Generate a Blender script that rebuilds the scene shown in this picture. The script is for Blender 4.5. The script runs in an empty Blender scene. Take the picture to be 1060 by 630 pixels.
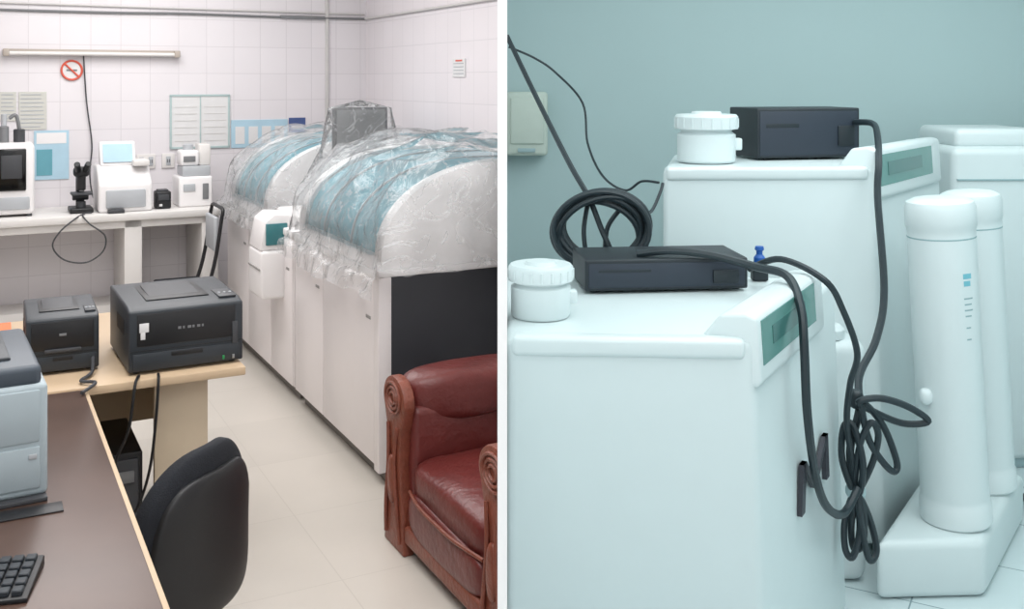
import bpy, bmesh, math, random
from mathutils import Vector, Matrix, noise
random.seed(4)
YAW = math.radians(27.85)
CS, SN = math.cos(YAW), math.sin(YAW)
CAMH = 1.75

# ------------------------------------------------------------------ materials
def lin(c):
    r = []
    for v in c:
        v /= 255.0
        r.append(v/12.92 if v <= .04045 else ((v+.055)/1.055)**2.4)
    return (*r, 1.0)

def mat(name, col, rough=.5, metal=0.0, var=.06, scale=14.0, bump=0.0, bscale=60.0, coat=0.0, emis=0.0, spec=.5):
    m = bpy.data.materials.new(name); m.use_nodes = True
    nt = m.node_tree; N = nt.nodes; L = nt.links
    b = N['Principled BSDF']
    tc = N.new('ShaderNodeTexCoord')
    nz = N.new('ShaderNodeTexNoise'); nz.inputs['Scale'].default_value = scale; nz.inputs['Detail'].default_value = 4
    L.new(tc.outputs['Object'], nz.inputs['Vector'])
    mx = N.new('ShaderNodeMix'); mx.data_type = 'RGBA'
    c = lin(col)
    mx.inputs[6].default_value = (*[x*(1-var) for x in c[:3]], 1)
    mx.inputs[7].default_value = (*[min(1, x*(1+var)) for x in c[:3]], 1)
    L.new(nz.outputs['Fac'], mx.inputs[0])
    L.new(mx.outputs[2], b.inputs['Base Color'])
    b.inputs['Roughness'].default_value = rough
    b.inputs['Metallic'].default_value = metal
    b.inputs['Specular IOR Level'].default_value = spec
    b.inputs['Coat Weight'].default_value = coat
    if bump > 0:
        n2 = N.new('ShaderNodeTexNoise'); n2.inputs['Scale'].default_value = bscale; n2.inputs['Detail'].default_value = 5
        L.new(tc.outputs['Object'], n2.inputs['Vector'])
        bp = N.new('ShaderNodeBump'); bp.inputs['Strength'].default_value = bump; bp.inputs['Distance'].default_value = .01
        L.new(n2.outputs['Fac'], bp.inputs['Height']); L.new(bp.outputs['Normal'], b.inputs['Normal'])
    return m

def tile_mat(name, col, mortar, w, h, msize=.003, rough=.3, plane='xz', rot=0.0, mottle=.04):
    m = bpy.data.materials.new(name); m.use_nodes = True
    nt = m.node_tree; N = nt.nodes; L = nt.links
    b = N['Principled BSDF']
    tc = N.new('ShaderNodeTexCoord')
    sp = N.new('ShaderNodeSeparateXYZ'); cb = N.new('ShaderNodeCombineXYZ')
    L.new(tc.outputs['Object'], sp.inputs[0])
    L.new(sp.outputs[{'x':0,'y':1}[plane[0]]], cb.inputs[0])
    L.new(sp.outputs[{'z':2,'y':1}[plane[1]]], cb.inputs[1])
    mp = N.new('ShaderNodeMapping'); mp.inputs['Rotation'].default_value = (0, 0, rot)
    L.new(cb.outputs[0], mp.inputs['Vector'])
    br = N.new('ShaderNodeTexBrick'); br.offset = 0.0; br.squash = 1.0
    br.inputs['Scale'].default_value = 1.0
    br.inputs['Brick Width'].default_value = w; br.inputs['Row Height'].default_value = h
    br.inputs['Mortar Size'].default_value = msize; br.inputs['Mortar Smooth'].default_value = .2
    c = lin(col)
    br.inputs['Color1'].default_value = c
    br.inputs['Color2'].default_value = (*[x*(1-mottle) for x in c[:3]], 1)
    br.inputs['Mortar'].default_value = lin(mortar)
    L.new(mp.outputs[0], br.inputs['Vector'])
    nz = N.new('ShaderNodeTexNoise'); nz.inputs['Scale'].default_value = 2.2; nz.inputs['Detail'].default_value = 6
    L.new(tc.outputs['Object'], nz.inputs['Vector'])
    mr = N.new('ShaderNodeMapRange'); mr.inputs[1].default_value = .3; mr.inputs[2].default_value = .7
    mr.inputs[3].default_value = 1 - mottle; mr.inputs[4].default_value = 1.0
    L.new(nz.outputs['Fac'], mr.inputs[0])
    mx = N.new('ShaderNodeMix'); mx.data_type = 'RGBA'; mx.blend_type = 'MULTIPLY'; mx.inputs[0].default_value = 1
    L.new(br.outputs['Color'], mx.inputs[6]); L.new(mr.outputs[0], mx.inputs[7])
    L.new(mx.outputs[2], b.inputs['Base Color'])
    b.inputs['Roughness'].default_value = rough
    bp = N.new('ShaderNodeBump'); bp.inputs['Strength'].default_value = .15; bp.inputs['Distance'].default_value = .002; bp.invert = True
    L.new(br.outputs['Fac'], bp.inputs['Height']); L.new(bp.outputs['Normal'], b.inputs['Normal'])
    return m

def plastic_mat(name):
    m = bpy.data.materials.new(name); m.use_nodes = True
    nt = m.node_tree; N = nt.nodes; L = nt.links
    N.remove(N['Principled BSDF']); out = N['Material Output']
    tc = N.new('ShaderNodeTexCoord')
    n1 = N.new('ShaderNodeTexNoise'); n1.inputs['Scale'].default_value = 6; n1.inputs['Detail'].default_value = 4; n1.inputs['Distortion'].default_value = 1.4
    L.new(tc.outputs['Object'], n1.inputs['Vector'])
    bp = N.new('ShaderNodeBump'); bp.inputs['Strength'].default_value = .75; bp.inputs['Distance'].default_value = .045
    L.new(n1.outputs['Fac'], bp.inputs['Height'])
    tr = N.new('ShaderNodeBsdfTransparent'); tr.inputs[0].default_value = (.99, .995, .995, 1)
    gl = N.new('ShaderNodeBsdfGlossy'); gl.inputs['Roughness'].default_value = .15
    L.new(bp.outputs['Normal'], gl.inputs['Normal'])
    df = N.new('ShaderNodeBsdfTranslucent'); df.inputs[0].default_value = (.90, .93, .95, 1)
    d2 = N.new('ShaderNodeBsdfDiffuse'); d2.inputs[0].default_value = (.92, .95, .97, 1)
    ad = N.new('ShaderNodeMixShader'); ad.inputs[0].default_value = .65
    L.new(df.outputs[0], ad.inputs[1]); L.new(d2.outputs[0], ad.inputs[2])
    cr = N.new('ShaderNodeTexNoise'); cr.inputs['Scale'].default_value = 4.2; cr.inputs['Detail'].default_value = 5; cr.inputs['Distortion'].default_value = 2.0
    L.new(tc.outputs['Object'], cr.inputs['Vector'])
    rp = N.new('ShaderNodeValToRGB')
    e = rp.color_ramp.elements; e[0].position = .40; e[0].color = (.17, .17, .17, 1); e[1].position = .64; e[1].color = (.25, .25, .25, 1)
    for p_, v_ in ((.488, .17), (.505, .50), (.520, .18)):
        k = e.new(p_); k.color = (v_, v_, v_, 1)
    L.new(cr.outputs['Fac'], rp.inputs[0])
    m1 = N.new('ShaderNodeMixShader'); L.new(rp.outputs[0], m1.inputs[0])
    L.new(tr.outputs[0], m1.inputs[1]); L.new(ad.outputs[0], m1.inputs[2])
    lw = N.new('ShaderNodeFresnel'); lw.inputs['IOR'].default_value = 1.4
    L.new(bp.outputs['Normal'], lw.inputs['Normal'])
    m2 = N.new('ShaderNodeMixShader'); L.new(lw.outputs[0], m2.inputs[0])
    L.new(m1.outputs[0], m2.inputs[1]); L.new(gl.outputs[0], m2.inputs[2])
    L.new(m2.outputs[0], out.inputs['Surface'])
    return m

M = {}
def mk(n, *a, **k): M[n] = mat(n, *a, **k)
mk('white', (238,236,236), .38, var=.02)
mk('offwhite', (224,221,218), .45, var=.03)
mk('panelwhite', (234,229,229), .32, var=.02)
mk('lightgrey', (178,182,186), .45)
mk('midgrey', (120,122,124), .5)
mk('darkgrey', (62,64,68), .5)
mk('black', (24,25,28), .45, bump=.05, bscale=300)
mk('charcoal', (42,48,54), .45, bump=.06, bscale=350)
mk('screen', (10,12,14), .12)
mk('blackpanel', (44,46,52), .55)
mk('teal', (104,166,180), .25)
mk('tealscreen', (60,122,128), .2)
mk('kick', (120,116,112), .6)
mk('seam', (150,148,146), .6)
mk('bluegrey', (166,180,186), .42, var=.03)
mk('bluedark', (62,72,82), .42)
mk('wood', (200,176,146), .45, var=.12, scale=6)
mk('woodpale', (206,190,166), .5, var=.08, scale=5)
mk('desktop', (84,64,55), .32, var=.35, scale=4, spec=.45)
mk('leather', (100,40,37), .36, var=.25, scale=9, bump=.4, bscale=34)
mk('carved', (124,66,50), .42, var=.35, scale=24, bump=.6, bscale=45)
mk('fabric', (20,24,32), .85, var=.2, bump=.3, bscale=250)
mk('orange', (225,120,70), .6)
mk('paper', (205,205,198), .7, var=.05)
mk('paperwhite', (222,222,222), .7)
mk('bluepaper', (176,208,224), .6, var=.12, scale=8)
mk('navy', (70,90,140), .6)
mk('greenframe', (176,196,196), .6)
mk('red', (214,92,72), .5)
mk('green', (40,140,80), .5)
mk('conduit', (206,204,202), .5)
mk('beigepipe', (176,166,156), .5)
mk('steel', (165,168,170), .3, metal=.8)
mk('ceiling', (238,238,236), .8)
mk('divider', (252,252,252), .6, var=.003)
# right-hand room (camera's cool white-balance cast mixed into these colours)
mk('r_wall', (182,203,204), .7, var=.035, scale=1.2)
mk('r_white', (214,225,226), .35, var=.015)
mk('r_white2', (220,230,231), .3, var=.01)
mk('r_grey', (165,188,192), .5)
mk('r_seam', (150,178,182), .6)
mk('r_black', (34,42,48), .5, bump=.05, bscale=200)
mk('r_blackface', (46,54,66), .5)
mk('r_screen', (92,142,136), .25)
mk('r_screen2', (66,114,110), .2)
mk('r_cable', (34,46,52), .45)
mk('r_blue', (30,90,170), .4)
mk('r_label', (120,190,205), .5)
mk('r_ink', (58,58,66), .5)
mk('r_red', (150,90,96), .5)
mk('r_beige', (204,214,204), .5)
M['plastic'] = plastic_mat('plastic')
M['walltile'] = tile_mat('walltile', (230,226,229), (214,210,213), .2, .2, .003, .3, 'xz', 0, .03)
M['walltile_side'] = tile_mat('walltile_side', (232,227,230), (216,212,215), .2, .2, .003, .3, 'yz', 0, .03)
M['floortile'] = tile_mat('floortile', (208,202,193), (197,191,182), .6, .6, .0025, .28, 'xy', 0, .08)
M['r_floor'] = tile_mat('r_floor', (208,222,224), (140,160,165), .42, .42, .003, .25, 'xy', .5, .04)

# ------------------------------------------------------------------ builder
class B:
    def __init__(s, name, frame='L'):
        s.name = name; s.frame = frame; s.bm = bmesh.new(); s.mats = []; s.X = Matrix.Identity(4)
    def _mi(s, m):
        if m not in s.mats: s.mats.append(m)
        return s.mats.index(m)
    def _add(s, bm, m, X=None):
        i = s._mi(m)
        for f in bm.faces: f.material_index = i
        bmesh.ops.recalc_face_normals(bm, faces=bm.faces)
        T = s.X if X is None else s.X @ X
        bm.transform(T)
        me = bpy.data.meshes.new('tmp'); bm.to_mesh(me); bm.free()
        s.bm.from_mesh(me); bpy.data.meshes.remove(me)
    def box(s, x0, x1, y0, y1, z0, z1, m, bev=.004, seg=2, X=None):
        bm = bmesh.new()
        bmesh.ops.create_cube(bm, size=1)
        for v in bm.verts:
            v.co = Vector((x0+(v.co.x+.5)*(x1-x0), y0+(v.co.y+.5)*(y1-y0), z0+(v.co.z+.5)*(z1-z0)))
        bev = min(bev, .45*min(abs(x1-x0), abs(y1-y0), abs(z1-z0)))
        if bev > 0: bmesh.ops.bevel(bm, geom=bm.edges[:], offset=bev, segments=seg, affect='EDGES', profile=.5)
        s._add(bm, m, X)
    def prism(s, pts, axis, lo, hi, m, bev=0, seg=2, X=None):
        bm = bmesh.new()
        def P(p, t):
            if axis == 'z': return (p[0], p[1], t)
            if axis == 'y': return (p[0], t, p[1])
            return (t, p[0], p[1])
        a = [bm.verts.new(P(p, lo)) for p in pts]; b = [bm.verts.new(P(p, hi)) for p in pts]
        bm.faces.new(a); bm.faces.new(b)
        n = len(pts)
        for i in range(n): bm.faces.new([a[i], a[(i+1) % n], b[(i+1) % n], b[i]])
        bmesh.ops.recalc_face_normals(bm, faces=bm.faces)
        if bev > 0:
            es = [e for e in bm.edges if len(e.link_faces) == 2 and e.calc_face_angle() > .35]
            bmesh.ops.bevel(bm, geom=es, offset=bev, segments=seg, affect='EDGES', profile=.5)
        s._add(bm, m, X)
    def lathe(s, prof, c, m, seg=36, X=None):
        bm = bmesh.new(); rings = []
        for r, z in prof:
            rings.append([bm.verts.new((c[0]+r*math.cos(2*math.pi*i/seg), c[1]+r*math.sin(2*math.pi*i/seg), c[2]+z)) for i in range(seg)])
        for A, C in zip(rings, rings[1:]):
            for i in range(seg): bm.faces.new([A[i], A[(i+1) % seg], C[(i+1) % seg], C[i]])
        bm.faces.new(rings[0]); bm.faces.new(rings[-1])
        s._add(bm, m, X)
    def cyl(s, p0, p1, r, m, seg=24, r1=None):
        p0, p1 = Vector(p0), Vector(p1); d = p1-p0; L = d.length
        q = d.to_track_quat('Z', 'Y').to_matrix().to_4x4()
        r1 = r if r1 is None else r1
        b = min(.15*min(r, r1), L*.2)
        s.lathe([(r-b, 0), (r, b), (r1, L-b), (r1-b, L)], (0, 0, 0), m, seg, Matrix.Translation(p0) @ q)
    def tube(s, pts, r, m, closed=False, sub=8, seg=8):
        P = [Vector(p) for p in pts]; n = len(P); out = []
        rng = n if closed else n-1
        for i in range(rng):
            if closed: a, b, c, d = P[(i-1) % n], P[i], P[(i+1) % n], P[(i+2) % n]
            else: a, b, c, d = P[max(i-1, 0)], P[i], P[i+1], P[min(i+2, n-1)]
            for k in range(sub):
                t = k/sub
                out.append(.5*((2*b)+(c-a)*t+(2*a-5*b+4*c-d)*t*t+(-a+3*b-3*c+d)*t**3))
        if not closed: out.append(P[-1])
        bm = bmesh.new(); rings = []; N_ = len(out); nrm = None
        for i, p in enumerate(out):
            if closed: tg = out[(i+1) % N_]-out[i-1]
            else: tg = out[min(i+1, N_-1)]-out[max(i-1, 0)]
            if tg.length < 1e-6: tg = Vector((0, 0, 1))
            tg.normalize()
            if nrm is None:
                nrm = tg.orthogonal().normalized()
            nrm = (nrm-tg*nrm.dot(tg))
            if nrm.length < 1e-5: nrm = tg.orthogonal()
            nrm.normalize()
            bn = tg.cross(nrm)
            rings.append([bm.verts.new(p+r*(math.cos(2*math.pi*j/seg)*nrm+math.sin(2*math.pi*j/seg)*bn)) for j in range(seg)])
        for i in range(N_ if closed else N_-1):
            A, C = rings[i], rings[(i+1) % N_]
            for j in range(seg): bm.faces.new([A[j], A[(j+1) % seg], C[(j+1) % seg], C[j]])
        if not closed: bm.faces.new(rings[0]); bm.faces.new(rings[-1])
        s._add(bm, m)
    def blob(s, c, rad, m, e1=.4, e2=.4, nu=40, nv=20, X=None, fn=None):
        bm = bmesh.new()
        sg = lambda v, e: math.copysign(abs(v)**e, v)
        rings = []
        for j in range(1, nv):
            ph = -math.pi/2+math.pi*j/nv; row = []
            for i in range(nu):
                th = 2*math.pi*i/nu
                x = sg(math.cos(ph), e1)*sg(math.cos(th), e2); y = sg(math.cos(ph), e1)*sg(math.sin(th), e2); z = sg(math.sin(ph), e1)
                p = Vector((rad[0]*x, rad[1]*y, rad[2]*z))
                if fn: p = fn(p)
                row.append(bm.verts.new(p+Vector(c)))
            rings.append(row)
        lo = Vector((0, 0, -rad[2])); hi = Vector((0, 0, rad[2]))
        if fn: lo = fn(lo); hi = fn(hi)
        a = bm.verts.new(lo+Vector(c)); b = bm.verts.new(hi+Vector(c))
        for A, C in zip(rings, rings[1:]):
            for i in range(nu): bm.faces.new([A[i], A[(i+1) % nu], C[(i+1) % nu], C[i]])
        for i in range(nu):
            bm.faces.new([a, rings[0][(i+1) % nu], rings[0][i]]); bm.faces.new([b, rings[-1][i], rings[-1][(i+1) % nu]])
        s._add(bm, m, X)
    def grid(s, fn, nu, nv, m):
        bm = bmesh.new()
        V = [[bm.verts.new(fn(i/nu, j/nv)) for j in range(nv+1)] for i in range(nu+1)]
        for i in range(nu):
            for j in range(nv): bm.faces.new([V[i][j], V[i+1][j], V[i+1][j+1], V[i][j+1]])
        s._add(bm, m)
    def done(s, clip=False, ang=38):
        bm = s.bm
        if clip:
            t = .00943; nl = Vector((1, t, 0)).normalized(); p = Vector((-.0190, 1.2, 0))
            toL = lambda v: Vector((v.x*CS+v.y*SN, -v.x*SN+v.y*CS, v.z))
            r = bmesh.ops.bisect_plane(bm, geom=bm.verts[:]+bm.edges[:]+bm.faces[:], plane_co=toL(p), plane_no=toL(nl), clear_outer=True)
            ed = [g for g in r['geom_cut'] if isinstance(g, bmesh.types.BMEdge)]
            if clip != 'open' and ed:
                try: bmesh.ops.holes_fill(bm, edges=ed)
                except Exception: pass
        for f in bm.faces: f.smooth = True
        for e in bm.edges:
            if len(e.link_faces) == 2 and e.calc_face_angle() > math.radians(ang): e.smooth = False
        xs = [v.co.x for v in bm.verts]; ys = [v.co.y for v in bm.verts]; zs = [v.co.z for v in bm.verts]
        o = Vector(((min(xs)+max(xs))/2, (min(ys)+max(ys))/2, min(zs)))
        bmesh.ops.translate(bm, verts=bm.verts, vec=-o)
        me = bpy.data.meshes.new(s.name); bm.to_mesh(me); bm.free()
        for m in s.mats: me.materials.append(M[m])
        ob = bpy.data.objects.new(s.name, me); bpy.context.scene.collection.objects.link(ob)
        if s.frame == 'L':
            ob.rotation_euler = (0, 0, YAW); ob.location = (o.x*CS-o.y*SN, o.x*SN+o.y*CS, o.z)
        else: ob.location = o
        return ob

def T(x, y, z, rz=0): return Matrix.Translation((x, y, z)) @ Matrix.Rotation(rz, 4, 'Z')
def toW(a, d): return (a*CS-d*SN, a*SN+d*CS)
def toL2(x, y): return (x*CS+y*SN, -x*SN+y*CS)

# ------------------------------------------------------------------ room shell
HC = 3.0
AL, AR, DB = -1.7, 2.8, 7.8
b = B('wall_back'); b.box(AL-.1, AR+.1, DB, DB+.12, 0, HC, 'walltile', 0); b.done()
b = B('wall_left'); b.box(AL-.12, AL, -.6, DB, 0, HC, 'walltile_side', 0); b.done()
b = B('wall_right'); b.box(AR, AR+.06, 5.43, DB, 0, HC, 'walltile_side', 0); b.done()
# thin added panel standing in for the white border between the two views
b = B('divider_panel', 'W')
y0, y1 = 1.2, 6.16
x0, x1 = -.00943*y0, -.00943*y1
h = .00566
b.prism([(x0-h, y0), (x0+h, y0), (x1+h, y1), (x1-h, y1)], 'z', 0, HC, 'divider'); b.done()
b = B('wall_far', 'W'); b.box(-.043, 3.4, 5.4, 5.5, 0, HC, 'r_wall', 0); b.done()
b = B('wall_east', 'W'); b.box(3.4, 3.5, -.6, 5.5, 0, HC, 'r_wall', 0); b.done()
# floors / ceilings
pL = [toW(AL, DB), toW(AR, DB), toW(AR, 5.43), (-.0113, 1.2), (0, -.8), toW(AL, -.9)]
pR = [(-.051, 5.4), (3.4, 5.4), (3.4, -.8), (0, -.8), (-.0113, 1.2)]
pLl = [toL2(*p) for p in pL]
b = B('floor'); b.prism(pLl, 'z', -.05, 0, 'floortile'); b.done()
b = B('floor', 'W'); b.prism(pR, 'z', -.05, 0, 'r_floor'); b.done()
b = B('ceiling'); b.prism(pLl, 'z', HC, HC+.05, 'ceiling'); b.done()
b = B('ceiling', 'W'); b.prism(pR, 'z', HC, HC+.05, 'ceiling'); b.done()

# ------------------------------------------------------------------ back counter
b = B('lab_counter')
b.box(AL+.02, 1.52, 7.17, 7.79, .82, .87, 'offwhite', .008)
b.box(AL+.02, 1.50, 7.20, 7.26, .77, .82, 'offwhite', .004)
for a in (-1.5, -.3, .90, 1.40):
    b.box(a, a+.11, 7.20, 7.78, 0, .82, 'offwhite', .004)
b.box(AL+.02, 1.40, 7.45, 7.78, .0, .22, 'offwhite', .006)
b.done()

# wall things
def flat(name, a0, a1, z0, z1, m, extra=None, th=.008):
    b = B(name); b.box(a0, a1, DB-th, DB-.0005, z0, z1, m, .001, 1)
    if extra: extra(b)
    return b.done()
def lines(a0, a1, z0, z1, n, m):
    def f(b):
        for i in range(n):
            z = z1-(i+.7)*(z1-z0)/(n+.4)
            b.box(a0+.012, a1-.012-.03*random.random(), DB-.0105, DB-.008, z-.003, z+.003, m, 0)
    return f
flat('wall_notice', .17, .275, 1.47, 1.67, 'paper', lines(.17, .275, 1.47, 1.67, 7, 'lightgrey'))
flat('wall_notice', .29, .465, 1.41, 1.67, 'paper', lines(.29, .465, 1.41, 1.67, 9, 'lightgrey'))
def pf(b):
    b.box(.40, .59, DB-.0105, DB-.008, 1.31, 1.385, 'white', 0)
    b.box(.40, .50, DB-.0105, DB-.008, 1.09, 1.27, 'teal', 0)
flat('wall_poster', .385, .607, 1.06, 1.40, 'bluepaper', pf)
def nb(b):
    for (x0, x1, z0, z1) in ((1.285, 1.30, 1.25, 1.64), (1.705, 1.72, 1.25, 1.64), (1.285, 1.72, 1.63, 1.645), (1.285, 1.72, 1.245, 1.26), (1.50, 1.508, 1.25, 1.64)):
        b.box(x0, x1, DB-.014, DB-.008, z0, z1, 'greenframe', .001, 1)
    for i in range(6):
        b.box(1.32, 1.48, DB-.0105, DB-.008, 1.30+i*.05, 1.304+i*.05, 'conduit', 0)
        b.box(1.53, 1.69, DB-.0105, DB-.008, 1.30+i*.05, 1.304+i*.05, 'conduit', 0)
flat('notice_board', 1.29, 1.715, 1.25, 1.64, 'paperwhite', nb)
def bp(b):
    for i in range(4): b.box(1.76+i*.1, 1.83+i*.1, DB-.0105, DB-.008, 1.27, 1.40, 'paperwhite', 0)
flat('wall_poster', 1.73, 2.16, 1.24, 1.45, 'bluepaper', bp)
flat('wall_sign', 2.17, 2.30, 1.345, 1.46, 'navy', lambda b: b.box(2.19, 2.28, DB-.0105, DB-.008, 1.38, 1.40, 'paperwhite', 0))
b = B('wall_sign')
b.box(AR-.008, AR-.0005, 5.93, 6.12, 1.77, 1.89, 'paperwhite', .001, 1)
for i in range(4): b.box(AR-.010, AR-.008, 5.95, 6.10, 1.79+i*.022, 1.796+i*.022, 'lightgrey', 0)
b.box(AR-.010, AR-.008, 5.97, 6.07, 1.872, 1.882, 'red', 0)
b.done()
# no smoking sign
b = B('no_smoking_sign')
b.cyl((.625, DB-.001, 1.82), (.625, DB-.008, 1.82), .062, 'paperwhite', 40)
ring = [(.625+.066*math.cos(i*math.pi/12), DB-.010, 1.82+.066*math.sin(i*math.pi/12)) for i in range(24)]
b.tube(ring, .0075, 'red', True, 2, 6)
b.tube([(.625-.046, DB-.012, 1.866), (.625+.046, DB-.012, 1.774)], .0065, 'red')
b.box(.59, .66, DB-.0115, DB-.008, 1.814, 1.826, 'midgrey', 0); b.done()
# fluorescent strip
b = B('wall_light_strip')
b.box(.19, 1.35, DB-.04, DB-.0005, 1.925, 1.965, 'beigepipe', .008)
b.cyl((.22, DB-.055, 1.935), (1.32, DB-.055, 1.935), .014, 'offwhite')
b.box(.19, .23, DB-.075, DB-.02, 1.915, 1.965, 'beigepipe', .006); b.box(1.31, 1.35, DB-.075, DB-.02, 1.915, 1.965, 'beigepipe', .006)
b.tube([(.70, DB-.02, 1.93), (.72, DB-.02, 1.6), (.755, DB-.02, 1.3), (.74, DB-.03, 1.1), (.76, DB-.05, .93), (.80, DB-.12, .885)], .005, 'darkgrey')
b.done()
b = B('cable_conduit')
b.tube([(AL+.05, DB-.014, 2.235), (.6, DB-.014, 2.23), (1.4, DB-.014, 2.24), (2.1, DB-.014, 2.235), (AR-.02, DB-.016, 2.24)], .009, 'midgrey')
b.tube([(AL+.05, DB-.014, 2.28), (AR-.02, DB-.014, 2.275)], .007, 'conduit')
b.box(2.46, 2.485, DB-.02, DB-.0005, 1.2, HC-.01, 'conduit', .003)
b.box(2.10, 2.45, DB-.03, DB-.0005, 2.225, 2.25, 'midgrey', .003)
b.tube([(AR-.016, DB-.03, 2.24), (AR-.016, 6.6, 2.24), (AR-.016, 5.46, 2.24)], .009, 'conduit')
b.done()
for (a0, a1) in ((1.055, 1.185), (1.23, 1.32)):
    b = B('wall_outlet'); b.box(a0, a1, DB-.014, DB-.0005, 1.11, 1.215, 'offwhite', .004)
    n = 2 if a1-a0 > .1 else 1
    for i in range(n):
        c = a0+(i+.5)*(a1-a0)/n
        b.box(c-.016, c+.016, DB-.018, DB-.014, 1.13, 1.195, 'lightgrey', .002)
        b.box(c-.010, c-.005, DB-.0195, DB-.018, 1.15, 1.175, 'darkgrey', 0); b.box(c+.005, c+.010, DB-.0195, DB-.018, 1.15, 1.175, 'darkgrey', 0)
    b.done()

# ------------------------------------------------------------------ counter equipment
ZC = .87
b = B('blood_analyzer')
b.box(.11, .365, 7.30, 7.62, ZC+.015, 1.345, 'white', .03, 4)
b.box(.145, .315, 7.285, 7.305, 1.04, 1.31, 'screen', .012, 3)
b.box(.17, .29, 7.28, 7.288, 1.12, 1.27, 'darkgrey', .004)
b.box(.14, .335, 7.285, 7.303, .92, 1.0, 'lightgrey', .008)
for a in (.13, .32): b.box(a, a+.03, 7.32, 7.6, ZC, ZC+.02, 'darkgrey', .004)
b.cyl((.19, 7.45, 1.34), (.19, 7.45, 1.45), .03, 'midgrey'); b.cyl((.19, 7.45, 1.45), (.19, 7.45, 1.53), .018, 'lightgrey')
b.cyl((.28, 7.45, 1.34), (.28, 7.45, 1.43), .035, 'darkgrey'); b.tube([(.28, 7.45, 1.43), (.26, 7.44, 1.52), (.22, 7.44, 1.5)], .012, 'midgrey')
b.done()

b = B('microscope')
b.box(.575, .72, 7.30, 7.50, ZC, ZC+.035, 'black', .01, 3)
b.prism([(7.44, ZC+.03), (7.50, ZC+.03), (7.50, ZC+.24), (7.40, ZC+.30), (7.36, ZC+.26), (7.44, ZC+.2)], 'x', .625, .675, 'black', .006)
b.box(.585, .715, 7.30, 7.43, ZC+.12, ZC+.135, 'darkgrey', .003)
b.cyl((.65, 7.37, ZC+.15), (.65, 7.37, ZC+.28), .028, 'black'); b.cyl((.65, 7.37, ZC+.14), (.65, 7.37, ZC+.17), .014, 'steel')
b.blob((.65, 7.38, ZC+.27), (.05, .05, .035), 'black', .6, .6, 20, 12)
b.cyl((.632, 7.36, ZC+.27), (.615, 7.27, ZC+.33), .019, 'black'); b.cyl((.668, 7.36, ZC+.27), (.685, 7.27, ZC+.33), .019, 'black')
b.cyl((.60, 7.44, ZC+.10), (.70, 7.44, ZC+.10), .025, 'darkgrey')
b.cyl((.65, 7.37, ZC+.03), (.65, 7.37, ZC+.075), .028, 'darkgrey')
b.done()

b = B('hematology_analyzer')
b.prism([(7.25, ZC), (7.62, ZC), (7.62, 1.18), (7.42, 1.18), (7.25, 1.06)], 'x', .745, 1.085, 'white', .02, 3)
b.box(.79, 1.04, 7.235, 7.262, .90, 1.02, 'lightgrey', .008)
b.prism([(7.40, 1.17), (7.50, 1.17), (7.53, 1.33), (7.46, 1.33)], 'x', .77, 1.0, 'white', .01)
b.prism([(7.398, 1.195), (7.404, 1.195), (7.454, 1.315), (7.448, 1.315)], 'x', .79, .98, 'bluepaper', 0)
b.box(.97, 1.075, 7.30, 7.5, 1.17, 1.21, 'offwhite', .008)
b.box(.80, .90, 7.19, 7.26, .872, .895, 'darkgrey', .003)
b.done()
b = B('label_printer')
b.box(1.115, 1.215, 7.30, 7.42, ZC, .99, 'black', .012, 3); b.box(1.13, 1.20, 7.293, 7.303, .93, .97, 'darkgrey', .003)
b.box(1.13, 1.2, 7.32, 7.40, .988, 1.0, 'darkgrey', .004); b.box(1.135, 1.155, 7.29, 7.3, .89, .905, 'paperwhite', .002)
b.done()
b = B('centrifuge_stack')
b.box(1.27, 1.50, 7.33, 7.6, ZC, 1.08, 'white', .015, 3)
b.box(1.30, 1.49, 7.36, 7.58, 1.08, 1.15, 'lightgrey', .01)
b.box(1.29, 1.42, 7.38, 7.55, 1.15, 1.26, 'white', .02, 3)
b.box(1.42, 1.50, 7.40, 7.55, 1.15, 1.30, 'offwhite', .01)
b.box(1.30, 1.38, 7.322, 7.334, .98, 1.03, 'lightgrey', .003)
b.box(1.43, 1.47, 7.322, 7.334, .92, 1.03, 'midgrey', .003)
b.box(1.31, 1.39, 7.372, 7.384, 1.18, 1.22, 'midgrey', .003)
b.cyl((1.355, 7.46, 1.25), (1.355, 7.46, 1.30), .035, 'lightgrey')
b.done()
b = B('power_cable')
b.tube([(.66, 7.24, .877), (.60, 7.16, .86), (.50, 7.13, .78), (.46, 7.13, .69), (.53, 7.13, .60), (.66, 7.13, .575), (.76, 7.13, .64), (.77, 7.13, .74), (.68, 7.14, .82), (.64, 7.18, .879), (.70, 7.25, .878)], .005, 'darkgrey')
b.done()

# folding chair (faces aisle)
b = B('folding_chair')
for d in (6.60, 6.94):
    b.tube([(1.06, d, .012), (1.32, d, .45), (1.41, d, .90)], .012, 'black')
    b.tube([(1.36, d, .012), (1.08, d, .44)], .012, 'black')
b.tube([(1.41, 6.60, .89), (1.415, 6.62, .93), (1.415, 6.77, .935), (1.415, 6.92, .93), (1.41, 6.94, .89)], .012, 'black')
b.box(1.04, 1.33, 6.61, 6.93, .43, .465, 'fabric', .012, 3)
b.box(1.365, 1.392, 6.63, 6.91, .66, .88, 'lightgrey', .01, 3)
b.tube([(1.06, 6.60, .02), (1.06, 6.94, .02)], .009, 'black'); b.tube([(1.35, 6.60, .03), (1.35, 6.94, .03)], .009, 'black')
b.done()

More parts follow.
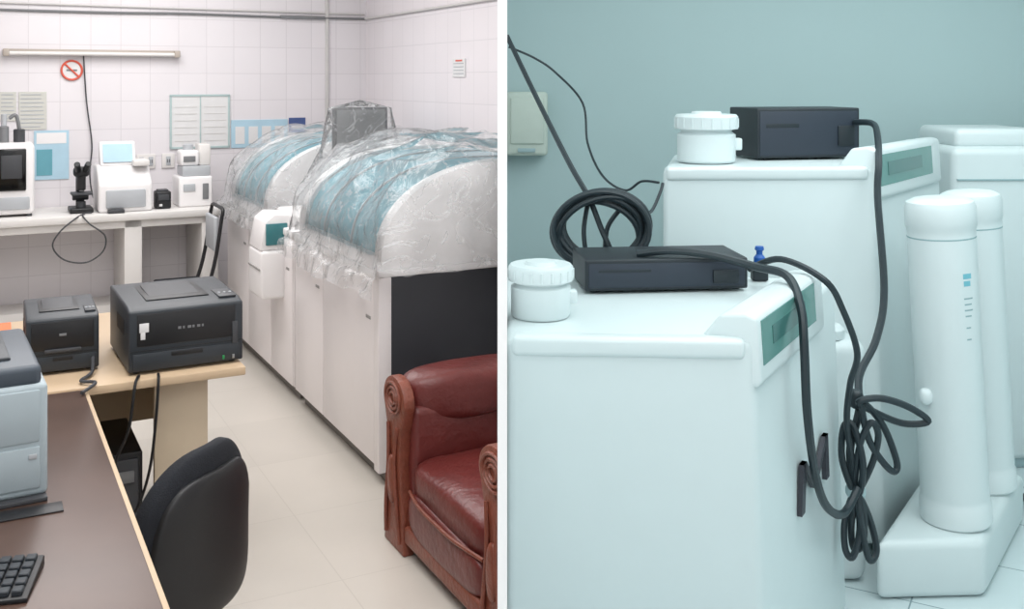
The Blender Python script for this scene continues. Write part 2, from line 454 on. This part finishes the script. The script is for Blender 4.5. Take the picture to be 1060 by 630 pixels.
# ------------------------------------------------------------------ analyzers in a row
def hood_prof(a_front, a_end, z0, ztop, rx, n=14, off=0.0):
    p = [(a_front+.015-off, z0)]
    for i in range(n+1):
        th = math.pi/2*i/n
        p.append((a_front+.015-off+(rx)*(1-math.cos(th)), z0+.05+(ztop+off-z0-.05)*math.sin(th)**.9))
    p.append((a_end, ztop+off)); p.append((a_end, z0))
    return p
A0 = 1.55
def analyzer(name, d0, d1, a1, doors, hd0, hd1, side=None, extra=None):
    b = B(name)
    b.box(A0+.05, a1, d0+.02, d1-.02, 0, .075, 'kick', .003)
    b.box(A0+.012, a1, d0, d1, .07, .90, 'seam', .003)
    for x0, x1 in zip(doors, doors[1:]):
        b.box(A0, A0+.03, x0+.004, x1-.004, .08, .885, 'panelwhite', .006, 2)
        b.box(A0-.002, A0+.01, x0+.06, x0+.12, .70, .715, 'seam', .002)
    b.box(A0-.006, a1, d0-.004, d1, .885, .925, 'white', .008, 2)
    b.box(A0+.01, a1, d0-.006, d0+.02, .075, .885, side or 'panelwhite', .004)
    P = hood_prof(A0, a1, .92, 1.385, .60)
    b.prism(P, 'y', hd0, hd0+.09, 'white', .006)
    Pi = hood_prof(A0+.02, a1, .92, 1.365, .60)
    b.prism(Pi, 'y', hd0+.09, hd1-.10, 'teal')
    b.prism(P, 'y', hd1-.10, hd1, 'white', .006)
    b.box(A0-.002, A0+.05, hd0+.07, hd1-.10, .925, .985, 'white', .006)
    for k in (.35, .68):
        dd = hd0+(hd1-hd0)*k
        b.prism(hood_prof(A0+.012, a1, .92, 1.372, .60), 'y', dd, dd+.012, 'lightgrey')
    if extra: extra(b)
    return b
def ex_far(b):
    b.box(1.60, 2.45, 5.52, 6.08, .92, 1.0, 'white', .02, 3)
    b.box(1.42, 1.56, 5.66, 5.96, .53, .80, 'white', .02, 3)
    b.prism([(1.42, .80), (1.56, .80), (1.60, .99), (1.50, 1.0), (1.45, .96)], 'y', 5.68, 5.95, 'white', .01)
    b.prism([(1.434, .83), (1.440, .83), (1.462, .95), (1.455, .95)], 'y', 5.71, 5.92, 'tealscreen')
    b.box(1.45, 1.57, 5.665, 5.682, .83, .95, 'tealscreen', .004)
    b.box(1.415, 1.422, 5.68, 5.94, .69, .70, 'seam', 0)
analyzer('chemistry_analyzer', 5.50, 7.10, 2.5, (5.50, 5.95, 6.5, 7.10), 6.10, 7.05, None, ex_far).done(clip=True)
def ex_near(b):
    b.box(A0-.004, A0+.055, 4.15, 4.21, .06, .9, 'panelwhite', .004)
    b.box(A0+.055, 2.3, 4.155, 4.17, .06, .90, 'blackpanel', .004)
    b.box(A0-.006, 2.3, 4.15, 4.20, .90, .93, 'white', .006)
analyzer('chemistry_analyzer', 4.17, 5.45, 2.5, (4.20, 4.95, 5.45), 4.17, 5.42, 'blackpanel', ex_near).done(clip=True)

# plastic dust covers
def cover(name, d0, d1, a1, seed, hem=.80, puffy=.05):
    prof = [(A0-.09, hem-.04), (A0-.07, hem+.03), (A0-.045, .89), (A0-.03, .94)]
    for (a, z) in hood_prof(A0, a1, .92, 1.385, .60, 18, .025)[1:-1]: prof.append((a, z))
    cum = [0]
    for p, q in zip(prof, prof[1:]): cum.append(cum[-1]+math.hypot(q[0]-p[0], q[1]-p[1]))
    def pa(t):
        s = t*cum[-1]
        for i in range(len(prof)-1):
            if s <= cum[i+1]+1e-9:
                f = (s-cum[i])/(cum[i+1]-cum[i]); return (prof[i][0]*(1-f)+prof[i+1][0]*f, prof[i][1]*(1-f)+prof[i+1][1]*f)
        return prof[-1]
    def fn(u, v):
        a, z = pa(v)
        e = .14
        hem_l = min(z, hem+.06)
        f = 0; top = min(1, v*2.2)
        if u < e:
            f = 1-u/e; d = d0-.03-.05*f; z = z*(1-f)+hem_l*f
        elif u > 1-e:
            f = (u-(1-e))/e; d = d1+.03+.03*f; z = z*(1-f)+hem_l*f
        else:
            d = d0-.03+(d1-d0+.06)*(u-e)/(1-2*e)
        loose = max(f, max(0, 1-v*5.0))
        p = Vector((a*3+seed, d*3, z*3))
        cell = noise.voronoi(p*.9)[0]
        fold = min(.6, cell[1]-cell[0])
        n = noise.turbulence_vector(p, 2, False)
        q = Vector((a*7+seed, d*7, z*7)); n2 = noise.turbulence_vector(q, 2, False)
        k = .02; k2 = .006+.024*loose
        lift = puffy*(1-fold/.6)*top
        return Vector((a-abs(n.x)*k-n2.x*k2-lift*.35, d+n.y*k*.6+n2.y*k2, z+abs(n.z)*k*1.4+n2.z*k2*.9+lift*(1-f)))
    b = B(name); b.grid(fn, 130, 90, 'plastic'); return b
cover('plastic_dust_cover', 4.13, 5.42, 2.5, 3.1, .86, .06).done(clip='open', ang=80)
cover('plastic_dust_cover', 6.08, 7.06, 2.5, 9.7, .90, .035).done(clip=True, ang=80)

# wrapped monitor on the deck
b = B('computer_monitor')
MX = 2.05
b.box(MX-.12, MX+.12, 5.75, 5.95, 1.0, 1.02, 'darkgrey', .006)
b.box(MX-.03, MX+.03, 5.83, 5.87, 1.0, 1.34, 'darkgrey', .006)
b.box(MX-.17, MX+.17, 5.80, 5.84, 1.28, 1.59, 'darkgrey', .01, 3)
b.box(MX-.15, MX+.15, 5.795, 5.802, 1.30, 1.575, 'midgrey', .004)
b.done()
def wrap(u, v):
    th = u*2*math.pi; sx = math.copysign(abs(math.cos(th))**.35, math.cos(th)); sy = math.copysign(abs(math.sin(th))**.5, math.sin(th))
    z = 1.18+.45*v; s = 1 if v < .9 else max(.02, 1-(v-.9)*9.8)
    n = noise.turbulence_vector(Vector((sx*1.2+5, sy*1.2, z*5)), 2, False)
    flare = .10*(1-v)**2
    return Vector((MX+(.195+flare)*sx*s+n.x*.02, 5.82+(.05+flare)*sy*s+n.y*.015, z+n.z*.012))
b = B('plastic_dust_cover'); b.grid(wrap, 60, 30, 'plastic'); b.done(ang=80)

# ------------------------------------------------------------------ desks
b = B('office_desk')
b.box(-1.0, .335, 1.35, 3.58, .722, .748, 'wood', .004)
b.box(-.985, .322, 1.36, 3.565, .742, .7525, 'desktop', .002)
for a in (-.95, .24):
    for d in (1.42, 3.46): b.box(a, a+.06, d, d+.06, 0, .722, 'wood', .004)
b.box(-.95, -.9, 1.45, 3.5, .2, .722, 'woodpale', .003)
b.done()
b = B('printer_table')
b.box(-1.0, .85, 3.60, 4.72, .72, .75, 'wood', .005)
b.box(.56, .74, 3.70, 3.73, 0, .72, 'woodpale', .003)
b.box(.71, .74, 3.73, 4.65, 0, .72, 'woodpale', .003)
b.box(-.95, -.92, 3.66, 4.65, 0, .72, 'woodpale', .003)
b.box(-.9, .70, 4.60, 4.63, .3, .72, 'woodpale', .003)
b.done()

def laser_printer(name, a0, a1, d0, d1, z0, z1, rz=0, big=True):
    b = B(name); w = a1-a0; dp = d1-d0; h = z1-z0
    b.X = T((a0+a1)/2, (d0+d1)/2, z0, rz); x = w/2; y = dp/2
    b.prism([(-y, .010), (y, .010), (y, h*.97), (y*.5, h*.97), (-y*.75, h*.95), (-y, h*.90)], 'x', -x, x, 'charcoal', .007, 3)
    b.box(-x*.62, x*.50, -y*.55, y*.70, h*.955, h*.972, 'black', .003)
    b.prism([(-y*.5, h*.965), (y*.55, h*.968), (y*.68, h*1.0), (y*.60, h*1.0)], 'x', -x*.52, x*.38, 'darkgrey', .003)
    b.box(x*.62, x*.93, -y*.80, -y*.20, h*.945, h*.972, 'darkgrey', .003)
    for i in range(3): b.cyl((x*(.68+.1*i), -y*.55, h*.96), (x*(.68+.1*i), -y*.55, h*.985), .005, 'lightgrey', 12)
    b.box(-x+.004, x-.004, -y-.0015, -y+.006, h*.335, h*.345, 'black', 0)
    b.box(-x*.93, x*.93, -y-.003, -y+.006, h*.06, h*.30, 'charcoal', .003)
    b.box(-x*.28, x*.28, -y-.004, -y+.002, h*.22, h*.29, 'black', .002)
    b.box(-x*.86, x*.86, -y-.003, -y+.006, h*.40, h*.86, 'black', .004)
    for fx in (-x+.03, x-.03):
        for fy in (-y+.04, y-.04): b.cyl((fx, fy, 0), (fx, fy, .012), .012, 'black', 12)
    for i in range(8): b.box(-x-.002, -x+.004, -y+.10+i*.02, -y+.11+i*.02, h*.5, h*.72, 'black', 0)
    if big:
        for i, ww in enumerate((.010, .006, .012, .007, .010, .006)): b.box(-x*.16+i*.016, -x*.16+i*.016+ww, -y-.0045, -y+.004, h*.60, h*.635, 'midgrey', 0)
        b.box(-x*.82, -x*.66, -y-.004, -y+.002, h*.60, h*.73, 'paperwhite', .001)
        b.box(-x*.80, -x*.72, -y-.004, -y+.002, h*.50, h*.60, 'paperwhite', .001)
        b.box(x*.62, x*.66, -y-.006, -y-.002, h*.08, h*.14, 'green', .001); b.box(x*.80, x*.84, -y-.006, -y-.002, h*.08, h*.14, 'steel', .001)
        b.box(x*.80, x*.9, -y-.005, -y+.004, h*.30, h*.62, 'darkgrey', .001)
    else:
        b.box(-x*.1, x*.1, -y-.006, -y+.004, h*.62, h*.66, 'midgrey', .001)
        b.box(-x*.5, x*.5, -y-.012, -y+.01, h*.36, h*.42, 'darkgrey', .004)
    return b
laser_printer('laser_printer', .465, .85, 3.66, 4.10, .75, .99, .02, True).done()
laser_printer('laser_printer', .165, .395, 3.80, 4.12, .75, .96, -.02, False).done()
b = B('paper_folder'); b.box(-.02, .14, 3.95, 4.2, .751, .80, 'orange', .004); b.prism([(3.95, .80), (4.2, .80), (4.2, .86), ], 'x', -.02, .13, 'orange', .002); b.box(0, .12, 3.96, 4.15, .80, .806, 'paper', .001); b.done()
b = B('power_cable')
b.tube([(.37, 3.78, .80), (.36, 3.72, .764), (.32, 3.64, .7615), (.36, 3.60, .761), (.31, 3.50, .761)], .006, 'darkgrey'); b.done()
b = B('power_cable')
b.tube([(.56, 3.62, .757), (.555, 3.585, .74), (.545, 3.58, .60), (.53, 3.60, .45), (.50, 3.64, .32), (.44, 3.66, .20)], .005, 'black')
b.tube([(.50, 3.63, .757), (.48, 3.58, .74), (.46, 3.575, .6), (.42, 3.60, .48), (.43, 3.64, .34), (.44, 3.66, .20)], .005, 'black'); b.done()
b = B('computer_tower')
b.box(.37, .53, 3.76, 4.16, .015, .46, 'black', .008); b.box(.385, .515, 3.748, 3.765, .05, .44, 'darkgrey', .006)
b.box(.40, .50, 3.74, 3.752, .36, .40, 'midgrey', .003); b.cyl((.45, 3.752, .30), (.45, 3.74, .30), .012, 'steel', 16)
for i in range(6): b.box(.40, .50, 3.743, 3.752, .10+i*.02, .108+i*.02, 'black', 0)
for a in (.385, .50):
    for d in (3.78, 4.12): b.box(a, a+.02, d, d+.02, 0, .02, 'black', .002)
b.done()

# grey office printer in foreground
b = B('office_printer')
b.X = T(-.06, 2.88, .7525, .05)
b.box(-.238, .213, -.208, .24, .01, .275, 'bluegrey', .012, 3)
b.box(-.22, .195, -.214, -.20, .03, .128, 'bluegrey', .004)
b.box(-.22, .195, -.212, -.20, .138, .262, 'bluegrey', .004)
b.box(-.225, .20, -.20, .235, .268, .318, 'bluedark', .014, 3)
b.box(-.15, .14, -.12, .18, .312, .326, 'charcoal', .008)
b.box(-.10, .06, -.19, -.12, .314, .335, 'black', .008)
b.box(-.05, .05, -.219, -.21, .09, .105, 'bluedark', .004)
b.box(.17, .188, -.217, -.20, .10, .112, 'lightgrey', .002)
b.box(-.23, .21, -.23, .26, 0, .012, 'darkgrey', .003)
b.blob((.06, .06, .34), (.05, .03, .016), 'black', .8, .8, 20, 10)
b.done()
b = B('computer_keyboard')
b.X = T(-.05, 2.28, .7525, -.25)
b.prism([(-.08, 0), (.08, 0), (.08, .022), (-.08, .010)], 'x', -.21, .17, 'black', .003)
for i in range(15):
    for j in range(5): b.box(-.2+i*.0242, -.2+i*.0242+.02, -.07+j*.029, -.07+j*.029+.024, .010+j*.0024, .021+j*.0024, 'charcoal', .002, 1)
b.done()
b = B('mouse_pad'); b.box(.02, .19, 2.58, 2.64, .7525, .756, 'black', .001); b.done()

# office chair (black) - faces the desk corner
b = B('office_chair')
ca, cd = .552, 2.84
b.X = T(ca, cd, 0, math.radians(42))   # local +Y = facing
def bend(p):
    p = p.copy(); p.y += .9*p.x*p.x - .10*max(0, p.z)
    if p.z > 0: p.x *= (1-.36*(p.z/.24)**2)
    return p
b.blob((0, 0, .535), (.225, .038, .235), 'fabric', .62, .45, 48, 26, None, bend)
b.blob((0, -.03, .51), (.205, .025, .20), 'black', .45, .4, 40, 20, None, bend)
b.blob((0, .27, .42), (.215, .225, .04), 'fabric', .5, .55, 44, 16)
b.box(-.03, .03, -.04, -.02, .38, .58, 'black', .008); b.box(-.03, .03, -.04, .2, .365, .385, 'black', .006)
b.cyl((0, .25, .10), (0, .25, .39), .028, 'darkgrey')
for i in range(5):
    th = 2*math.pi*i/5+.3; ex, ey = .25*math.cos(th), .25+.25*math.sin(th)
    b.tube([(0, .25, .12), (ex*.5, .25+(ey-.25)*.5, .105), (ex, ey, .075)], .018, 'black')
    b.cyl((ex-.015, ey, .026), (ex+.015, ey, .026), .026, 'black', 18)
    b.cyl((ex, ey, .03), (ex, ey, .08), .008, 'darkgrey', 10)
b.done()

# ------------------------------------------------------------------ armchair facing the aisle, set against the added divider panel
b = B('leather_armchair')
def puff(p): return p + Vector((0, 0, .014*noise.noise(p*6)))
F1, F0 = 3.715, 3.49      # far arm
N1, N0 = 2.88, 2.66       # near arm
dmid, dhalf = (F0+N1)/2, (F0-N1)/2
b.box(1.43, 2.1, N0+.04, F1-.04, .06, .22, 'leather', .02, 3)
b.box(1.405, 1.44, N1-.02, F0+.02, .05, .115, 'carved', .012, 3)
b.blob((1.455, dmid, .175), (.055, dhalf, .08), 'leather', .5, .3, 44, 18, None, puff)
b.blob((1.76, dmid, .29), (.345, dhalf+.02, .085), 'leather', .4, .25, 56, 20, None, puff)
b.tube([(1.42, N1, .245), (1.398, 3.05, .242), (1.396, dmid, .240), (1.398, 3.35, .242), (1.42, F0, .245)], .007, 'carved')
AH = .56
for (d0, d1) in ((F0, F1), (N0, N1)):
    b.box(1.44, 2.1, d0+.015, d1-.015, .05, AH-.02, 'leather', .03, 4)
    dm = (d0+d1)/2
    b.blob((1.79, dm, AH), (.355, .122, .092), 'leather', .45, .75, 48, 20, Matrix.Identity(4), puff)
    pr = []
    for k in range(0, 25):
        th = -math.pi*.15+k*(math.pi*1.3)/24
        pr.append((dm+.108*math.cos(th), AH-.005+.085*math.sin(th)))
    pr += [(dm-.070, AH-.12), (dm-.055, .32), (dm-.08, .18), (dm-.09, .06), (dm-.10, 0), (dm+.10, 0), (dm+.09, .06), (dm+.08, .18), (dm+.055, .32), (dm+.070, AH-.12)]
    b.prism(pr, 'x', 1.40, 1.445, 'carved', .008)
    for k in range(3):
        rr = .072-k*.022
        b.tube([(1.398, dm+rr*math.cos(i*math.pi/8), AH+rr*.78*math.sin(i*math.pi/8)) for i in range(16)], .007, 'carved', True, 2, 6)
    b.blob((1.395, dm, .26), (.014, .030, .09), 'carved', .8, .8, 16, 12)
    b.tube([(1.398, dm-.045, AH-.10), (1.392, dm-.03, .32), (1.392, dm-.055, .16), (1.398, dm-.07, .04)], .008, 'carved')
    b.tube([(1.398, dm+.045, AH-.10), (1.392, dm+.03, .32), (1.392, dm+.055, .16), (1.398, dm+.07, .04)], .008, 'carved')
b.blob((1.98, 3.2, .5), (.08, .45, .24), 'leather', .4, .4, 40, 20)
b.done(clip=True)

# ================================================================== RIGHT ROOM
def console_machine(name, C, FL, BL, R, h, hc, zd0, zd1, letter=False, cl=.97):
    """cabinet: C near corner, FL front-left, BL back-left, R rear-right; h deck height, hc console height"""
    b = B(name, 'W')
    C, FL, BL, R = map(Vector, (C, FL, BL, R))
    cen = (C+FL+BL+R)/4
    ins = lambda p, k: p+(cen-p).normalized()*k
    b.prism([tuple(ins(p, .05)) for p in (FL, C, R, BL)], 'z', 0, .06, 'r_grey')
    bm = bmesh.new()
    lo = [FL, C+Vector((.035, -.005)), R+Vector((.04, 0)), BL]; hi = [FL, C, R, BL]
    vl = [bm.verts.new((p.x, p.y, .05)) for p in lo]; vh = [bm.verts.new((p.x, p.y, h)) for p in hi]
    bm.faces.new(vl); bm.faces.new(vh)
    for i in range(4): bm.faces.new([vl[i], vl[(i+1) % 4], vh[(i+1) % 4], vh[i]])
    bmesh.ops.recalc_face_normals(bm, faces=bm.faces)
    bmesh.ops.bevel(bm, geom=bm.edges[:], offset=.022, segments=4, affect='EDGES', profile=.5)
    b._add(bm, 'r_white')
    u = (C-FL).normalized()
    L = (C-FL).length
    X = Matrix.Translation((FL.x, FL.y, 0)) @ Matrix.Rotation(math.atan2(u.y, u.x), 4, 'Z')
    b.box(.012, L-.02, -.010, .05, h-.045, h+.004, 'r_white2', .014, 4, X)
    w = (R-C).normalized(); Lr = (R-C).length
    Xr = Matrix.Translation((C.x, C.y, 0)) @ Matrix.Rotation(math.atan2(w.y, w.x), 4, 'Z')  # local x along face, local -y outward
    b.prism([(-.004-.010, zd0-.05), (-.018, zd0-.03), (-.008, hc-.01), (.02, hc), (.085, hc-.008), (.14, h-.01), (.02, h-.12)], 'x', .002, Lr*cl, 'r_white2', .012, 3, Xr)
    def pan(x0, x1, za, zb, m, off):
        f = lambda z: -.018+.010*(z-(zd0-.03))/(hc-.01-(zd0-.03))-off
        b.prism([(f(za), za), (f(za)+.012, za), (f(zb)+.012, zb), (f(zb), zb)], 'x', x0, x1, m, 0, 1, Xr)
    pan(.03, Lr*cl*.84, zd0, zd1, 'r_screen', .002)
    pan(.12, Lr*cl*.66, zd0+.035, zd1-.03, 'r_screen2', .004)
    if letter:
        z0, z1, xa = .555, .69, .35
        Xl = Xr @ Matrix.Translation((xa, 0, 0))
        o = -.026
        for (x0_, za, x1_, zb) in ((0, 0, .02, 1), (.02, 1, .15, .2), (.15, .2, .28, 1), (.28, 1, .30, 0)):
            b.prism([(x0_, z0+za*(z1-z0)), (x0_+.036, z0+za*(z1-z0)), (x1_+.036, z0+zb*(z1-z0)), (x1_, z0+zb*(z1-z0))], 'y', o-.006, o+.008, 'r_ink', 0, 1, Xl)
    return b
console_machine('lab_analyzer_cabinet', (.593, 2.513), (-.012, 2.55), (-.025, 3.50), (1.04, 3.30), 1.11, 1.175, 1.045, 1.155, True, .76).done()
b = console_machine('lab_analyzer_cabinet', (1.325, 3.75), (.548, 3.72), (.70, 4.45), (1.856, 4.45), 1.43, 1.505, 1.36, 1.475)
b.box(1.02, 1.24, 3.56, 3.76, 0, .84, 'r_white', .045, 5)
b.lathe([(.06, 0), (.06, .03), (.045, .045), (.01, .05)], (1.12, 3.64, .84), 'r_white', 28)
b.done()
b = B('water_purification_unit', 'W')
b.box(1.98, 3.0, 4.60, 5.25, .04, 1.45, 'r_white', .04, 5)
b.box(2.0, 2.98, 4.63, 5.22, 0, .05, 'r_grey', .005)
b.box(2.02, 2.42, 4.66, 5.1, 1.44, 1.53, 'r_white2', .03, 4)
b.box(2.45, 2.95, 4.7, 5.1, 1.44, 1.49, 'r_white2', .02, 4)
b.box(2.0, 2.98, 4.594, 4.61, 1.30, 1.306, 'r_seam', 0)
b.box(2.5, 2.9, 4.59, 4.61, 1.33, 1.40, 'r_grey', .01); b.done()

def reagent_pot(name, x, y, z, r, h):
    b = B(name, 'W')
    b.lathe([(r*.86, 0), (r*.92, .008), (r*.92, h*.58), (r*.80, h*.64), (r*.80, h*.68), (r, h*.70), (r, h*.95), (r*.94, h), (r*.5, h), (r*.45, h*1.06), (r*.1, h*1.06)], (x, y, z), 'r_white2', 40)
    for i in range(20):
        th = 2*math.pi*i/20
        b.cyl((x+r*math.cos(th), y+r*math.sin(th), z+h*.73), (x+r*math.cos(th), y+r*math.sin(th), z+h*.92), .003, 'r_white2', 6)
    b.box(x+r*.80, x+r*1.12, y-.02, y+.02, z+h*.25, z+h*.5, 'r_white2', .006)
    b.done()
reagent_pot('reagent_container', .078, 2.78, 1.112, .088, .14)
reagent_pot('reagent_container', .755, 3.98, 1.433, .122, .185)

def black_box(name, x, y, z, w, d, h, rz):
    b = B(name, 'W'); b.X = T(x, y, z, rz)
    b.box(-w/2, w/2, -d/2, d/2, .006, h, 'r_black', .006, 3)
    b.box(-w/2+.01, w/2-.01, -d/2-.003, -d/2+.01, .015, h-.012, 'r_blackface', .003)
    b.box(-w*.42, -w*.1, -d/2-.004, -d/2, h*.62, h*.70, 'r_black', .001)
    b.box(w*.28, w*.44, -d/2-.010, -d/2, h*.25, h*.65, 'r_black', .003)
    for fx in (-w/2+.03, w/2-.03):
        for fy in (-d/2+.03, d/2-.03): b.cyl((fx, fy, 0), (fx, fy, .01), .012, 'r_black', 12)
    b.box(w/2-.004, w/2+.01, -d*.2, d*.1, h*.3, h*.7, 'r_black', .003)
    return b
black_box('ups_battery_unit', .455, 3.20, 1.113, .50, .24, .10, .10).done()
black_box('ups_battery_unit', 1.165, 4.24, 1.433, .45, .26, .205, .22).done()

# filter columns on plinth
def filter_column(name, x, y, z0, z1, r, lean):
    b = B(name, 'W')
    b.X = Matrix.Translation((x, y, z0)) @ Matrix.Rotation(-lean, 4, 'Y'); H = z1-z0
    b.lathe([(r*.96, 0), (r*1.04, .01), (r*1.04, .075), (r*.99, .085), (r, .10), (r, H-.13), (r*1.0, H-.11), (r*1.04, H-.10), (r*1.04, H-.035), (r*.98, H-.015), (r*.78, H-.004), (r*.5, H), (r*.1, H)], (0, 0, 0), 'r_white2', 56)
    b.lathe([(r*1.003, 0), (r*1.007, .001), (r*1.007, .004), (r*1.003, .005)], (0, 0, H-.14), 'r_seam', 56)
    return b
lean = math.radians(3.0)
c1 = filter_column('water_filter_column', 1.57, 3.62, .198, 1.34, .114, lean)
for k, (hh, mm, w_) in enumerate(((.87, 'r_label', .30), (.845, 'r_label', .24), (.80, 'r_seam', .32), (.78, 'r_seam', .26), (.76, 'r_seam', .3), (.74, 'r_seam', .22), (.70, 'r_seam', .16), (.66, 'r_seam', .16))):
    th0 = math.radians(-76)
    def lab(u, v, hh=hh, w_=w_):
        th = th0+(u-.2)*w_; return Vector((.1146*math.cos(th), .1146*math.sin(th), hh+v*(.018 if hh > .84 else .005)))
    c1.grid(lab, 8, 1, mm)
c1.blob((-.108, -.06, .46), (.022, .022, .028), 'r_white2', .8, .8, 20, 12)
c1.done()
filter_column('water_filter_column', 1.815, 3.93, .198, 1.33, .108, lean).done()
b = B('filter_plinth', 'W')
b.prism([(1.22, 3.44), (1.60, 3.46), (2.03, 4.06), (1.66, 4.10)], 'z', 0, .197, 'r_white', .03, 5)
b.done()

# cables
b = B('cable_coil', 'W')
for k in range(10):
    rx, rz_ = .158-.010*(k % 4), .125-.009*(k % 4)
    cx, cz, cy = .295+.006*math.sin(k*2), 1.252+.005*math.cos(k*3), 3.375+.009*k
    tl = .02*math.sin(k*1.7)
    b.tube([(cx+rx*math.cos(i*math.pi/6), cy+.008*math.sin(i*math.pi/3+k), cz+rz_*math.sin(i*math.pi/6)+tl*math.cos(i*math.pi/6)) for i in range(12)], .0095, 'r_cable', True, 4, 8)
b.tube([(-.02, 4.2, 1.93), (.11, 3.9, 1.65), (.204, 3.6, 1.454), (.26, 3.46, 1.353), (.30, 3.42, 1.25), (.34, 3.40, 1.16)], .010, 'r_cable')
b.tube([(.26, 3.46, 1.353), (.24, 3.42, 1.25), (.25, 3.41, 1.15)], .008, 'r_cable')
b.tube([(.38, 3.42, 1.34), (.32, 3.42, 1.26), (.31, 3.42, 1.15)], .008, 'r_cable')
b.tube([(-.015, 4.6, 1.90), (.10, 4.6, 1.85), (.195, 4.6, 1.785), (.31, 4.5, 1.65), (.325, 4.4, 1.48), (.37, 4.2, 1.36), (.44, 4.0, 1.32), (.50, 3.95, 1.36), (.56, 3.9, 1.36)], .005, 'r_cable')
b.tube([(.43, 3.45, 1.30), (.49, 3.6, 1.29), (.53, 3.66, 1.35), (.542, 3.68, 1.38)], .006, 'r_cable')
b.done()

b = B('power_cable', 'W')
b.tube([(1.39, 4.15, 1.58), (1.41, 4.0, 1.58), (1.375, 3.85, 1.535), (1.325, 3.70, 1.45), (1.30, 3.64, 1.33), (1.272, 3.5, 1.034), (1.21, 3.4, .893), (1.12, 3.3, .80), (1.085, 3.2, .72), (1.05, 3.18, .60), (1.065, 3.18, .469)], .0125, 'r_cable')
b.tube([(.38, 3.12, 1.222), (.48, 3.10, 1.235), (.60, 3.08, 1.225), (.72, 3.02, 1.20), (.78, 2.90, 1.195), (.787, 2.79, 1.13), (.782, 2.74, 1.03), (.790, 2.74, .86), (.840, 2.84, .665), (.905, 2.95, .525), (.99, 3.06, .455), (1.06, 3.14, .497)], .0125, 'r_cable')
b.tube([(.74, 3.20, 1.16), (.82, 3.12, 1.205), (.915, 3.0, 1.165), (.985, 3.05, 1.067), (1.045, 3.1, .925), (1.034, 3.13, .823), (1.03, 3.15, .70), (1.055, 3.17, .56), (1.065, 3.18, .469)], .010, 'r_cable')
y = 3.18
for k, lp in enumerate([
    [(1.065,.469),(1.025,.57),(1.03,.675),(1.055,.68),(1.078,.57)],
    [(1.065,.469),(1.11,.56),(1.125,.66),(1.10,.70),(1.07,.62)],
    [(1.065,.763),(1.13,.775),(1.22,.745),(1.29,.694),(1.215,.685),(1.12,.725)],
    [(1.08,.754),(1.15,.68),(1.196,.56),(1.17,.545),(1.10,.64)],
    [(1.065,.469),(1.03,.39),(1.025,.31),(1.045,.29),(1.07,.37)],
    [(1.065,.469),(1.075,.36),(1.10,.275),(1.128,.30),(1.11,.39)],
    [(1.065,.469),(1.05,.38),(1.06,.30),(1.085,.31),(1.085,.40)]]):
    b.tube([(p[0], y-.02+.02*math.sin(k*2+i), p[1]) for i, p in enumerate(lp)], .0105, 'r_cable', True, 7)
b.blob((1.067, 3.18, .475), (.03, .03, .022), 'r_grey', .7, .8, 20, 10)
b.blob((1.075, 3.2, .755), (.022, .025, .03), 'r_cable', .7, .8, 20, 10)
b.done()
b = B('valve_knob', 'W')
b.lathe([(.012, 0), (.018, .004), (.018, .03), (.010, .04), (.010, .05), (.015, .055), (.013, .065)], (.79, 3.27, 1.155), 'r_blue', 18); b.box(.765, .815, 3.25, 3.29, 1.112, 1.16, 'r_black', .005); b.done()
b = B('drain_hose', 'W')
b.tube([(2.02, 4.14, .06), (2.08, 4.2, .03), (2.18, 4.30, .02), (2.3, 4.38, .018), (2.5, 4.42, .018)], .012, 'r_cable'); b.done()
b = B('paper_dispenser', 'W')
b.box(-.03, .185, 5.28, 5.3995, 1.36, 1.69, 'r_beige', .02, 4); b.box(-.01, .165, 5.27, 5.29, 1.42, 1.66, 'r_beige', .01, 3)
b.box(.03, .12, 5.262, 5.275, 1.38, 1.40, 'r_grey', .003); b.done()

# ------------------------------------------------------------------ lights
def area(name, loc, sx, sy, power, col, frame='L'):
    l = bpy.data.lights.new(name, 'AREA'); l.shape = 'RECTANGLE'; l.size = sx; l.size_y = sy; l.energy = power; l.color = col
    o = bpy.data.objects.new(name, l); bpy.context.scene.collection.objects.link(o)
    if frame == 'L': x, y_ = toW(loc[0], loc[1]); o.rotation_euler = (0, 0, YAW)
    else: x, y_ = loc[0], loc[1]
    o.location = (x, y_, loc[2])
area('ceiling_lamp_left_far', (.9, 6.0, 2.9), 1.8, 2.2, 66, (1, .985, .98))
area('ceiling_lamp_left_near', (.3, 3.0, 2.9), 1.8, 1.6, 46, (1, .985, .98))
area('ceiling_lamp_entry', (.2, .8, 2.9), 1.4, 1.4, 31, (1, .99, .98))
area('ceiling_lamp_right', (1.6, 2.9, 2.9), 2.2, 3.0, 62, (.91, .985, 1.0), 'W')
for (fr, x, y_) in (('L', .9, 6.0), ('L', .3, 3.0), ('W', 1.6, 2.9)):
    b = B('ceiling_light_fixture', fr)
    for s_ in (-.85, .85): b.box(x-.6, x+.6, y_+s_-.03, y_+s_+.03, 2.93, 2.999, 'offwhite', .004)
    b.box(x-.6, x+.6, y_-.8, y_+.8, 2.97, 2.999, 'white', .004); b.done()

w = bpy.data.worlds.new('World'); bpy.context.scene.world = w; w.use_nodes = True
w.node_tree.nodes['Background'].inputs[0].default_value = (.95, .98, 1, 1); w.node_tree.nodes['Background'].inputs[1].default_value = .95

cam = bpy.data.cameras.new('Camera'); co = bpy.data.objects.new('Camera', cam); bpy.context.scene.collection.objects.link(co)
co.location = (0, 0, CAMH); co.rotation_euler = (math.pi/2, 0, 0)
cam.sensor_width = 36; cam.lens = 36; cam.shift_y = -(315-83)/1060.0; cam.clip_start = .05
bpy.context.scene.camera = co
bpy.context.scene.view_settings.view_transform = 'Standard'
bpy.context.scene.view_settings.look = 'None'
